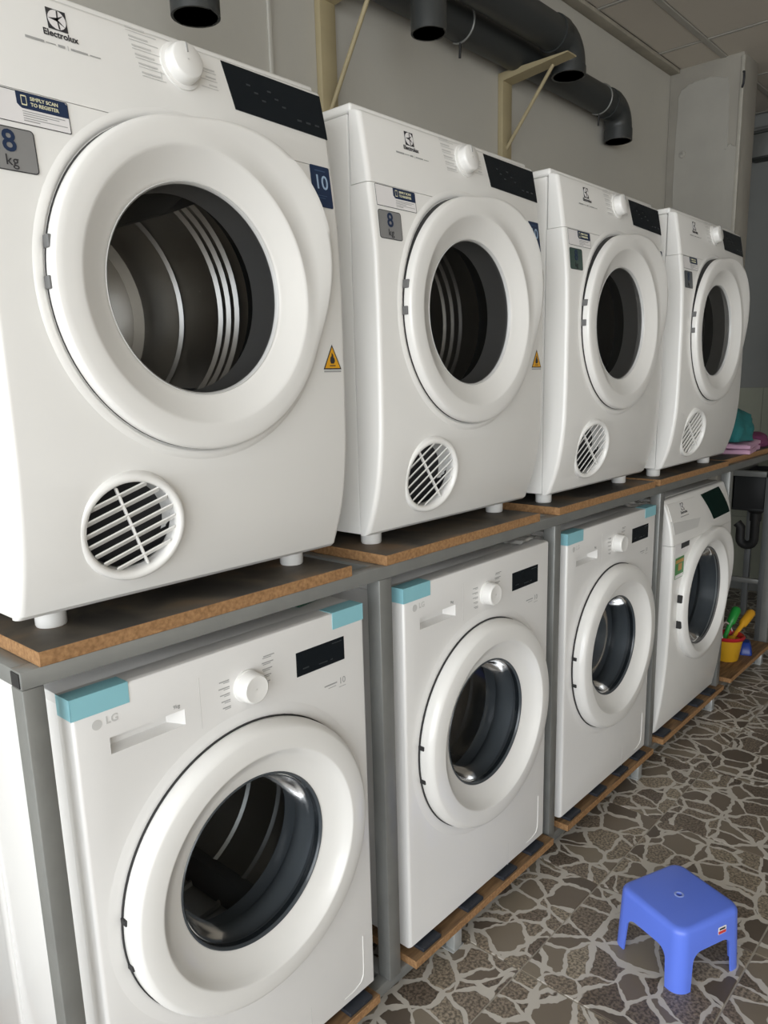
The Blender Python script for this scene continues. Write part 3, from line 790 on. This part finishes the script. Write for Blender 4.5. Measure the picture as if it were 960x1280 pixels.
    if tape_r:
        part('packing_tape', cached('l_tape2', lambda: join([box(LW-.085, LW-.002, -.0012, -.0002, LH-.0315, LH+.0006, .0003, 1),
              box(LW-.085, LW-.002, -.0012, .034, LH+.0001, LH+.0010, .0003, 1)])), tape_m, root, label='light blue tape at the top right corner')
    return root
make_lg(0, 'white front-loading washer nearest the camera, blue tape on both top corners, under the leftmost dryer', True, True)
make_lg(.715, 'second white front-loading washer from the left, blue tape on its top left corner only', True, False)
make_lg(1.4084, 'third white front-loading washer from the left, with blue tape on both top corners', True, True)

# rubber pads the washers stand on
pad_me = box(-.034, .034, -.055, .055, 0, .009, .0015, 1)
PADN = {0: 'nearest washer', .715: 'second washer from the left', 1.4084: 'third washer from the left', 2.105: 'washer with the green energy label'}
for xb, nm in PADN.items():
    for k, (dx, pos) in enumerate(((.06, 'left front corner'), (.235, 'front edge left of centre'), (.395, 'front edge right of centre'), (.5335, 'right front corner'))):
        solo('rubber_pad', pad_me, rubber_pad_m, 'black rubber pad under the %s, %s' % (nm, pos), 'rubber pad', (xb+dx, .038, .07), group='rubber pads under the washers')

# booklets and a plastic sleeve left on the washer tops
def booklet(x, y, rz, label, m):
    solo('leaflet', box(-.06, .06, -.045, .045, 0, .004, .0008, 1), m, label, 'leaflet', (x, y, LZ+LH+.0012), (0, 0, rz))
booklet(.545, .13, .2, 'dark green leaflet lying on top of the nearest washer', mat('dark_green_paper', (.02, .07, .045), .4))
booklet(1.22, .13, -.15, 'dark leaflet lying on top of the second washer', mat('dark_green_paper', (.02, .07, .045), .4))
def sleeve(x, y, label):
    v, f = [], []; n, m_ = 16, 8
    for i in range(n+1):
        for j in range(m_+1):
            u, w = i/n, j/m_
            z = .004+.012*abs(noise.noise(Vector((u*4+x*7, w*3, 1))))+.006*math.sin(u*PI)
            v.append((-.06+.12*u, -.03+.06*w, z))
    for i in range(n):
        for j in range(m_):
            a = i*(m_+1)+j; f.append((a, a+1, a+m_+2, a+m_+1))
    solo('plastic_sleeve', from_py(v, f, ang=80), mat('crumpled_clear_film', (.70, .69, .66), .25, 0, .5), label, 'plastic bag', (x, y, LZ+LH-.001))
sleeve(1.265, .055, 'crumpled plastic film on top of the second washer')
sleeve(1.95, .055, 'crumpled plastic film on top of the third washer')

# ================================================================== FOURTH WASHER (bellied front, green display)
WW, WH = .60, .858
WZv = [0, .05, .10, .18, .27, .36, .65, .71, .77, .81, .84, .88]
WYv = [.036, .027, .019, .010, .0045, .001, 0, .003, .012, .024, .036, .052]
def wprof(z): return float(sum(np.interp(z+k*.012, WZv, WYv) for k in (-1, 0, 1))/3)
def wslope(z): return math.atan2(wprof(z+.01)-wprof(z-.01), .02)
W_CX, W_CZ = .303, .462
def make_w4():
    root = thing('washing_machine', 'white washer with dark green display and green energy label, below the farthest dryer', 'washer', (2.105, -.026, LZ))
    part('cabinet', cut(box(0, WW, .069, .60, 0, WH-.012, .004), [lathe([(.225, .02), (.225, .5)], 48, W_CX, W_CZ, cap0=True, cap1=True)]), white, root)
    part('lid', box(0, WW, .06, .60, WH-.011, WH+.002, .004), white, root)
    part('front_panel', cut(bellied_front(WW, wprof, 0, .700, .068, round_bot=True), [lathe([(.205, -.05), (.205, .12)], 64, W_CX, W_CZ, cap0=True, cap1=True)]), white_pl, root)
    part('control_panel', bellied_front(WW, wprof, .7012, WH, .064, round_top=True), white_pl, root)
    def grid(corn, lift, thick=.003, nz=6, nx=8):
        (blx, blz), (brx, brz), (trx, trz), (tlx, tlz) = corn; v, f = [], []
        for lay in (0, 1):
            for i in range(nz+1):
                t = i/nz
                for j in range(nx+1):
                    s_ = j/nx
                    x = (blx+(brx-blx)*s_)*(1-t)+(tlx+(trx-tlx)*s_)*t; z = (blz+(brz-blz)*s_)*(1-t)+(tlz+(trz-tlz)*s_)*t
                    v.append((x, wprof(z)-lift+lay*thick, z))
        w = nx+1; o = (nz+1)*w
        for i in range(nz):
            for j in range(nx):
                a = i*w+j; f.append((a, a+1, a+w+1, a+w)); f.append((o+a, o+a+w, o+a+w+1, o+a+1))
        ring = [j for j in range(w)]+[i*w+nx for i in range(1, nz+1)]+[nz*w+j for j in range(nx-1, -1, -1)]+[i*w for i in range(nz-1, 0, -1)]
        for k in range(len(ring)):
            a, b = ring[k], ring[(k+1) % len(ring)]; f.append((a, o+a, o+b, b))
        return from_py(v, f, ang=50)
    dw = part('detergent_drawer', grid([(.012, .785), (.285, .768), (.262, .838), (.012, .842)], .0022), white_pl, root)
    part('drawer_grip', grid([(.02, .738), (.235, .733), (.27, .763), (.016, .780)], .0010), mat('pale_grey_plastic', (.66, .655, .64), .35), dw)
    part('display', grid([(.40, .738), (.575, .742), (.52, .845), (.325, .838)], .0035), green_glass, root)
    em = part('emblem', cached('d_logo', lambda: logo_mesh(.026)), ink, root, (.125, wprof(.822)-.003, .822), (-wslope(.822), 0, 0))
    part('emblem_field', cached('d_logo2', lambda: logo_light(.026)), paper, em, (0, -.0002, 0))
    part('emblem_wedge', cached('d_logo3', lambda: logo_dark(.026)), ink, em, (0, -.0002, 0))
    part('brand_lettering', text_mesh('Electrolux', .0145, .0002, 'CENTER'), ink, root, (.128, wprof(.803)-.0032, .803), (PI/2-wslope(.803), 0, 0))
    part('model_print', dash_rows([(.09, .165, 0, .003)]), grey_ink, root, (0, wprof(.790)-.003, .790), (-wslope(.79), 0, 0))
    lb = part('register_label', prism(rrect(0, .135, -.042, 0, .002), -.0004, 0), paper, root, (.016, wprof(.68)-.0004, .704), (0, 0, 0))
    part('label_banner', prism([(.055, -.022), (.13, -.022), (.13, -.003), (.055, -.003)], -.0007, 0), ink, lb)
    en = part('energy_label', prism(rrect(0, .078, -.075, 0, .002), -.0004, 0), mat('green_label', (.05, .24, .055), .4), root, (.022, -.0004, .655), label='green and orange energy label')
    part('label_band', prism([(.004, -.02), (.074, -.02), (.074, -.008), (.004, -.008)], -.0007, 0), mat('orange_band', (.55, .28, .06), .4), en)
    part('label_panel', prism([(.028, -.048), (.06, -.048), (.06, -.024), (.028, -.024)], -.0007, 0), mat('orange_band', (.55, .28, .06), .4), en)
    part('label_footer', prism([(.004, -.073), (.074, -.073), (.074, -.061), (.004, -.061)], -.0007, 0), paper, en)
    prof = [(.236, .016), (.2405, -.006), (.2405, -.015), (.2385, -.0185), (.2345, -.0215), (.229, -.0240), (.220, -.0268), (.2145, -.0280), (.211, -.0282), (.2075, -.0268),
            (.2025, -.0225), (.1965, -.016), (.191, -.0095), (.187, -.005), (.185, -.0030), (.183, .001), (.1815, .010)]
    me = ridge_ring(prof, D_NFL, D_YFL, W_CX, W_CZ, 37, .052, 50)
    door = part('door', me, white_pl, root)
    part('door_seal', lathe([(.2335, .015), (.2375, -.004), (.226, -.004)], 96, W_CX, W_CZ), dark_gap, root)
    part('window', lathe([(.1825, -.001), (.178, .000), (.172, .008), (.165, .035), (.15, .065), (.12, .085), (.06, .096), (.001, .098)], 80, W_CX, W_CZ, ang=60), bowl_glass, door)
    part('window_rim', lathe([(.185, -.004), (.183, -.0055), (.180, -.004), (.178, .003)], 96, W_CX, W_CZ, ang=60), grey_plastic, door)
    for dz in (.04, -.055):
        xx = W_CX-math.sqrt(.236**2-dz*dz)
        part('hinge', cached('w_h', lambda: box(-.010, .008, -.016, .004, -.014, .014, .002, 1)), dark_gap, door, (xx, 0, W_CZ+dz))
    part('gasket', lathe([(.186, .004), (.187, .02), (.176, .04), (.176, .07), (.19, .085), (.19, .105), (.205, .11)], 64, W_CX, W_CZ), gasket_m, root)
    dr = part('drum', drum_mesh(.220, .105, .44, W_CX, W_CZ, (.2, .3)), steel, root)
    part('drum_back', drum_back(.220, .44, W_CX, W_CZ), steel, root)
    for k in range(3): part('lifter', lifter(.220, .14, .40, W_CX, W_CZ, .6+2*PI*k/3), grey_plastic, dr)
    for fx, fy in ((.06, .10), (WW-.06, .10), (.06, .52), (WW-.06, .52)):
        part('foot', cached('l_foot', lambda: None), grey_plastic, root, (fx, fy, -.0075))
make_w4()

# ================================================================== EXHAUST PIPES AND BRACKETS ON THE WALL
def pipe_thing(label, xe, y, z, r, drop, x_start, bend=.075, group='dark exhaust pipes along the wall'):
    root = thing('exhaust_pipe', label, 'pipe', (xe, y, z), 0, group)
    part('pipe', sweep([(x_start-xe, 0, 0), (-bend-.02, 0, 0)], r, 28), pvc, root)
    path = [(-bend-.045, 0, 0), (-bend-.002, 0, 0), (-bend, 0, 0)]
    rad = [r+.005, r+.005, r+.002]
    for i in range(1, 9):
        a = PI/2*i/8; path.append((-bend+bend*math.sin(a), 0, -bend*(1-math.cos(a)))); rad.append(r+.002)
    path += [(0, 0, -bend-.004), (0, 0, -bend-.005)]; rad += [r+.002, r+.005]
    path += [(0, 0, -drop), (0, 0, -drop), (0, 0, -bend-.01), (0, 0, -bend+.02)]; rad += [r+.005, r-.002, r-.004, r-.006]
    part('elbow', sweep(path, rad, 28), pvc, root)
    return root
XS = ROOM_X0+.15
PA = pipe_thing('lowest dark pipe on the wall, its elbow turned down farthest right', 2.90, .610, 2.472, .054, .125, XS)
PB = pipe_thing('upper dark pipe whose elbow hangs over the tip of the far bracket', 2.235, .485, 2.510, .055, .105, XS)
def drop_pipe(label, x, y, z, r):
    root = thing('exhaust_pipe', label, 'pipe', (x, y, z), 0, 'dark exhaust pipes along the wall')
    part('socket', sweep([(0, 0, .09), (0, 0, .085), (0, 0, 0), (0, 0, 0), (0, 0, .06)], [r-.001, r+.001, r+.001, r-.004, r-.005], 28), pvc, root)
    part('pipe', sweep([(0, 0, .08), (0, 0, CEIL-.003-z)], r-.003, 28), pvc, root)
drop_pipe('dark pipe end pointing down between the two brackets, in front of the long pipes', 1.293, .37, 2.243, .0455)
drop_pipe('dark downward pipe end above the nearest dryer', .565, .37, 2.067, .0465)
def bracket(x, label, w=.026, arm_z=2.425, ylen=.275, vlen=.30):
    root = thing('wall_bracket', label, 'bracket', (x, WALL_Y, arm_z), 0, 'timber brackets on the wall')
    part('upright', box(-w, w*.2, -.022, -.0005, -vlen, 0, .002), wood_br, root)
    part('arm', loft([[(q, -.022, zz) for q, zz in ((-w, 0), (w*.2, 0), (w*.2, -.028), (-w, -.028))], [(q, -ylen, zz) for q, zz in ((-w, 0), (w*.2, 0), (w*.2, -.004), (-w, -.004))]]), wood_br, root)
    part('strut', sweep([(-w*.4, -.015, -vlen+.05), (-w*.4, -.205, -.016)], .0065, 10), wood_br, root)
    return root
bracket(2.13, 'cream timber wall bracket at right, under the far end of the pipes', .05)
bracket(1.235, 'cream timber wall bracket beside the second dryer, near the downward pipe', .05, 2.41, .275, .36)
def strap(x, y, z, r, label):
    pts = [(x, y+r*math.cos(a), z+r*math.sin(a)) for a in [math.radians(q) for q in range(-100, 101, 20)]]
    root = thing('pipe_strap', label, 'strap', (x, y, z), 0, 'metal straps round the lowest pipe')
    lo = [(0, (r+.002)*math.cos(math.radians(q)), (r+.002)*math.sin(math.radians(q))) for q in range(60, 301, 15)]
    part('band', sweep(lo, .0035, 8), frame_m, root)
    part('bolt', sweep([(0, .0, -r-.002), (0, .002, -r-.045)], .004, 8), dark_gap, root)
strap(1.76, .610, 2.472, .054, 'metal strap round the lowest pipe left of the far bracket')
strap(2.72, .610, 2.472, .054, 'metal strap round the lowest pipe close to its far elbow')

# electrical box beyond the pier
jb = thing('junction_box', 'dark junction box high on the far wall behind the pier', 'junction box', (4.55, .50, 2.62))
part('box_body', box(-.05, .05, -.07, .07, -.07, .07, .006), mat('dull_dark_metal', (.06, .065, .06), .5, .3), jb)
part('box_lid', box(-.056, -.05, -.06, .06, -.06, .06, .003), frame_m, jb)
part('conduit', sweep([(0, -.07, .02), (0, -.5, .02)], .012, 10), frame_m, jb)
part('conduit', sweep([(0, -.07, .10), (0, .12, .10)], .01, 10), frame_m, jb)

# ================================================================== BLUE STOOL
def stool():
    root = thing('step_stool', 'small blue plastic stool standing on the stone-print tiles', 'stool', (1.198, -.428, 0), math.radians(-22))
    H = .158
    def rsq(h, r, z, n=6): return [(x, y, z) for x, y in rrect(-h, h, -h, h, r, n)]
    top, bot = .0985, .1045
    hs = lambda z: bot+(top-bot)*z/H
    S = [rsq(hs(z), .030, z) for z in (0, .04, .08, .12, H-.016)]
    for k in range(1, 6):
        a = PI/2*k/5; S.append(rsq(hs(H-.016)-.014*(1-math.cos(a)), .030-.008*(1-math.cos(a)), H-.016+.016*math.sin(a)))
    outer = loft(S)
    inner = loft([rsq(hs(z)-.0045, .0265, z) for z in (-.01, .05, .10, H-.010)])
    def arch(axis):
        w0, w1, zt, r = .066, .060, .093, .026
        P = [(-w0, -.01), (-w1, zt-r)]
        for i in range(1, 7): a = PI-PI/2*i/6; P.append((-w1+r+r*math.cos(a), zt-r+r*math.sin(a)))
        for i in range(0, 7): a = PI/2-PI/2*i/6; P.append((w1-r+r*math.cos(a), zt-r+r*math.sin(a)))
        P.append((w0, -.01))
        return loft([[(x, y, z) if axis == 'y' else (y, x, z) for x, z in P] for y in (-.2, .2)])
    hole = lathe([(.0062, H-.03), (.0062, H+.03)], 24, axis='z', cap0=True, cap1=True)
    me = cut(outer, [inner, arch('y'), arch('x'), hole], 40)
    def piece(planes):
        bm = bmesh.new(); bm.from_mesh(me)
        for co, no in planes:
            g = bm.verts[:]+bm.edges[:]+bm.faces[:]
            bmesh.ops.bisect_plane(bm, geom=g, plane_co=co, plane_no=no, clear_outer=True)
        return bm_mesh(bm, 40)
    part('seat', piece([((0, 0, .066), (0, 0, -1))]), stool_m, root)
    for sx in (1, -1):
        for sy in (1, -1):
            part('leg', piece([((0, 0, .066), (0, 0, 1)), ((0, 0, 0), (-sx, 0, 0)), ((0, 0, 0), (0, -sy, 0))]), stool_m, root)
    part('hole_rim', lathe([(.006, -.001), (.0072, .0012), (.0095, .0016), (.0115, .0002)], 28, axis='z', ang=70), mat('pale_blue_plastic', (.28, .36, .75), .35), root, (0, 0, H-.0002))
    # small maker's sticker on the side under the front edge
    zc = .122; yc = -hs(zc)-.0006; tilt = math.atan2(bot-top, H)
    st = part('sticker', prism(rrect(-.013, .013, -.009, .009, .002), -.0004, 0), paper, root, (.030, yc, zc), (tilt*-1, 0, 0), label='small white, red and black sticker')
    part('sticker_band', prism(rrect(-.012, .012, -.008, -.001, .001), -.0007, 0), mat('sticker_red', (.6, .05, .05), .4), st)
    part('sticker_lettering', dash_rows([(-.009, .009, .0035, .0045)]), ink, st, (0, -.0005, 0))
stool()

# ================================================================== FAR END: cloth, plug, sink stand, toys
def lump(sx, sy, sz, seed, amp=.25, sub=4, flat=True, fold=6):
    bm = bmesh.new(); bmesh.ops.create_icosphere(bm, subdivisions=sub, radius=1)
    for v in bm.verts:
        p = v.co.copy()
        k = 1+amp*noise.noise(p*1.6+Vector((seed, 0, 0)))+amp*.5*noise.noise(p*fold*.6+Vector((0, seed, 0)))+amp*.35*abs(noise.noise(Vector((p.x*fold, p.y*2, p.z*fold+seed))))
        q = p*k
        if flat and q.z < -.25: q.z = -.25
        v.co = Vector((q.x*sx, q.y*sy, (q.z+.25)*sz if flat else q.z*sz))
    return bm_mesh(bm, 80)
def folded(w, d, h, layers, seed):
    ms = []
    for l in range(layers):
        v, f = [], []; n, m_ = 18, 12; z0 = l*h/layers
        for lay in (0, 1):
            for i in range(n+1):
                for j in range(m_+1):
                    u, t = i/n, j/m_
                    e = 1-min(1, min(u, 1-u, t, 1-t)*7)
                    z = z0+(h/layers*.92*(1-.35*e*e) if lay else 0)+.007*noise.noise(Vector((u*4+seed, t*4, l)))*(1 if lay else .3)
                    v.append((-w/2+w*u+.006*noise.noise(Vector((t*5, l, seed))), -d/2+d*t+.008*noise.noise(Vector((u*5, l+3, seed))), max(0.0, z)))
        W_ = m_+1; o = (n+1)*W_
        for i in range(n):
            for j in range(m_):
                a = i*W_+j; f.append((a, a+W_, a+W_+1, a+1)); f.append((o+a, o+a+1, o+a+W_+1, o+a+W_))
        ring = [i*W_ for i in range(n+1)]+[n*W_+j for j in range(1, W_)]+[i*W_+m_ for i in range(n-1, -1, -1)]+[j for j in range(m_-1, 0, -1)]
        for k in range(len(ring)):
            a, b = ring[k], ring[(k+1) % len(ring)]; f.append((a, b, o+b, o+a))
        ms.append(from_py(v, f, ang=80))
    return join(ms, 80)
BT = BZ1+.021
cloth = lambda n, c: mat(n, c, .9, 0, 0, .15, 12, .3, 120)
solo('folded_cloth', folded(.30, .22, .045, 2, 2), cloth('pink_cloth', (.55, .33, .46)), 'folded pink cloth at the bottom of the pile on the shelf end', 'cloth', (3.10, .135, BT), (0, 0, .15))
solo('cloth_bag', lump(.16, .11, .115, 4, .22), cloth('teal_fabric', (.018, .15, .155)), 'crumpled teal bag on top of the pink cloth', 'bag', (3.10, .15, BT+.050), (0, 0, .3))
solo('crumpled_cloth', lump(.13, .10, .055, 9, .3), cloth('purple_cloth', (.16, .035, .10)), 'crumpled dark purple cloth right of the pink one', 'cloth', (3.385, .15, BT), (0, 0, -.2))
cord = thing('power_cord', 'white power cord with a plug hanging over the teal bag', 'power cord', (2.655, .45, 1.24))
part('cable', sweep([(0, 0, .02), (.12, -.04, .03), (.24, -.08, .022), (.33, -.12, -.01), (.37, -.13, -.035)], .005, 10), mat('white_cable', (.55, .55, .52), .5), cord)
pg = part('plug', sweep([(.365, -.129, -.03), (.385, -.134, -.05), (.40, -.138, -.066)], [.008, .017, .019], 14), mat('white_cable', (.55, .55, .52), .5), cord)
for q in (-.008, .008):
    part('pin', sweep([(.40+q, -.138, -.066), (.412+q, -.141, -.088)], .003, 8), frame_lt, pg)

# sink stand beyond the rack
sk = thing('sink_stand', 'dark sink on a grey steel stand beyond the end of the rack', 'sink', (3.62, .08, 0))
for x, y in ((0, 0), (.42, 0), (0, .20), (.42, .20)):
    part('leg', box(x, x+.03, y, y+.03, 0, .85, .002), mat('grey_painted_steel', (.20, .21, .215), .45, .3, 0, .1, 10), sk)
part('top_rail', box(0, .45, 0, .03, .85, .878, .002), frame_m, sk)
part('top_rail', box(0, .03, 0, .23, .85, .878, .002), frame_m, sk)
part('top_rail', box(0, .45, .20, .23, .85, .878, .002), frame_m, sk)
part('low_rail', box(.005, .025, .03, .20, .30, .325, .002), frame_m, sk)
part('low_rail', box(.03, .42, .005, .025, .30, .325, .002), frame_m, sk)
bsn = part('basin', join([box(.034, .045, .034, .196, .68, .86, .003), box(.405, .416, .034, .196, .68, .86, .003), box(.034, .416, .034, .045, .68, .86, .003), box(.034, .416, .185, .196, .68, .86, .003), box(.034, .416, .034, .196, .67, .685, .003)]),
     mat('black_plastic_basin', (.02, .021, .022), .45), sk)
part('drain', lathe([(.001, .67), (.045, .67), (.045, .655), (.028, .64), (.028, .60), (.001, .60)], 20, .16, .11, axis='z'), dark_gap, bsn)
part('trap', sweep([(.16, .11, .62), (.16, .11, .50)]+[(.16, .11+.035*(1-math.cos(a)), .50-.035*math.sin(a)) for a in [PI*i/8 for i in range(1, 9)]]+[(.16, .18, .56), (.16, .20, .58)], .023, 16), dark_gap, sk)

# toy bucket with shovels, on the last floor board
BX, BYy, BZ = 3.085, .075, .07
tb = thing('toy_bucket', 'yellow toy bucket with a red rim on the far floor board', 'toy', (BX, BYy, BZ))
part('bucket_body', lathe([(.001, 0), (.048, 0), (.050, .003), (.066, .105), (.064, .105), (.047, .006), (.001, .006)], 36, axis='z'), mat('yellow_toy_plastic', (.62, .34, .02), .35), tb)
part('rim', lathe([(.064, .100), (.071, .102), (.074, .112), (.068, .118), (.062, .112), (.062, .085)], 36, axis='z', ang=60), mat('red_toy_plastic', (.50, .02, .03), .35), tb)
part('handle', sweep([(.068*math.cos(a), 0.02*math.sin(a), .105+.065*math.sin(a)) for a in [PI*i/12 for i in range(13)]], .004, 8), mat('pale_toy_handle', (.6, .5, .5), .4), tb)
def shovel(label, m, base, d, L):
    d = Vector(d).normalized(); root = thing('toy_shovel', label, 'toy', base, 0, 'toy shovels in the bucket')
    part('shaft', sweep([d*0, d*L*.45, d*L*.5, d*(L-.01), d*L], [.009, .011, .019, .022, .016], 14), m, root)
    part('blade', sweep([d*-.04, d*-.02, d*0.0], [.012, .020, .010], 12), m, root)
shovel('green toy shovel handle sticking up from the bucket', mat('green_toy_plastic', (.02, .30, .05), .35), (BX+.005, BYy+.015, BZ+.10), (.85, -.08, .85), .16)
shovel('orange-yellow toy shovel handle leaning out of the bucket', mat('orange_toy_plastic', (.72, .36, .02), .35), (BX+.03, BYy-.015, BZ+.10), (1.3, -.14, .56), .20)
solo('toy_mould', loft([[(x*k, y*k, z) for x, y in rrect(-.05, .05, -.028, .028, .012, 4)] for k, z in ((1, 0), (1, .012), (.72, .045), (.5, .055))]), mat('blue_toy_plastic', (.01, .04, .26), .35),
     'small blue toy mould on the board beside the bucket', 'toy', (3.225, .035, .07), (0, 0, .3))
bpy.context.view_layer.update()
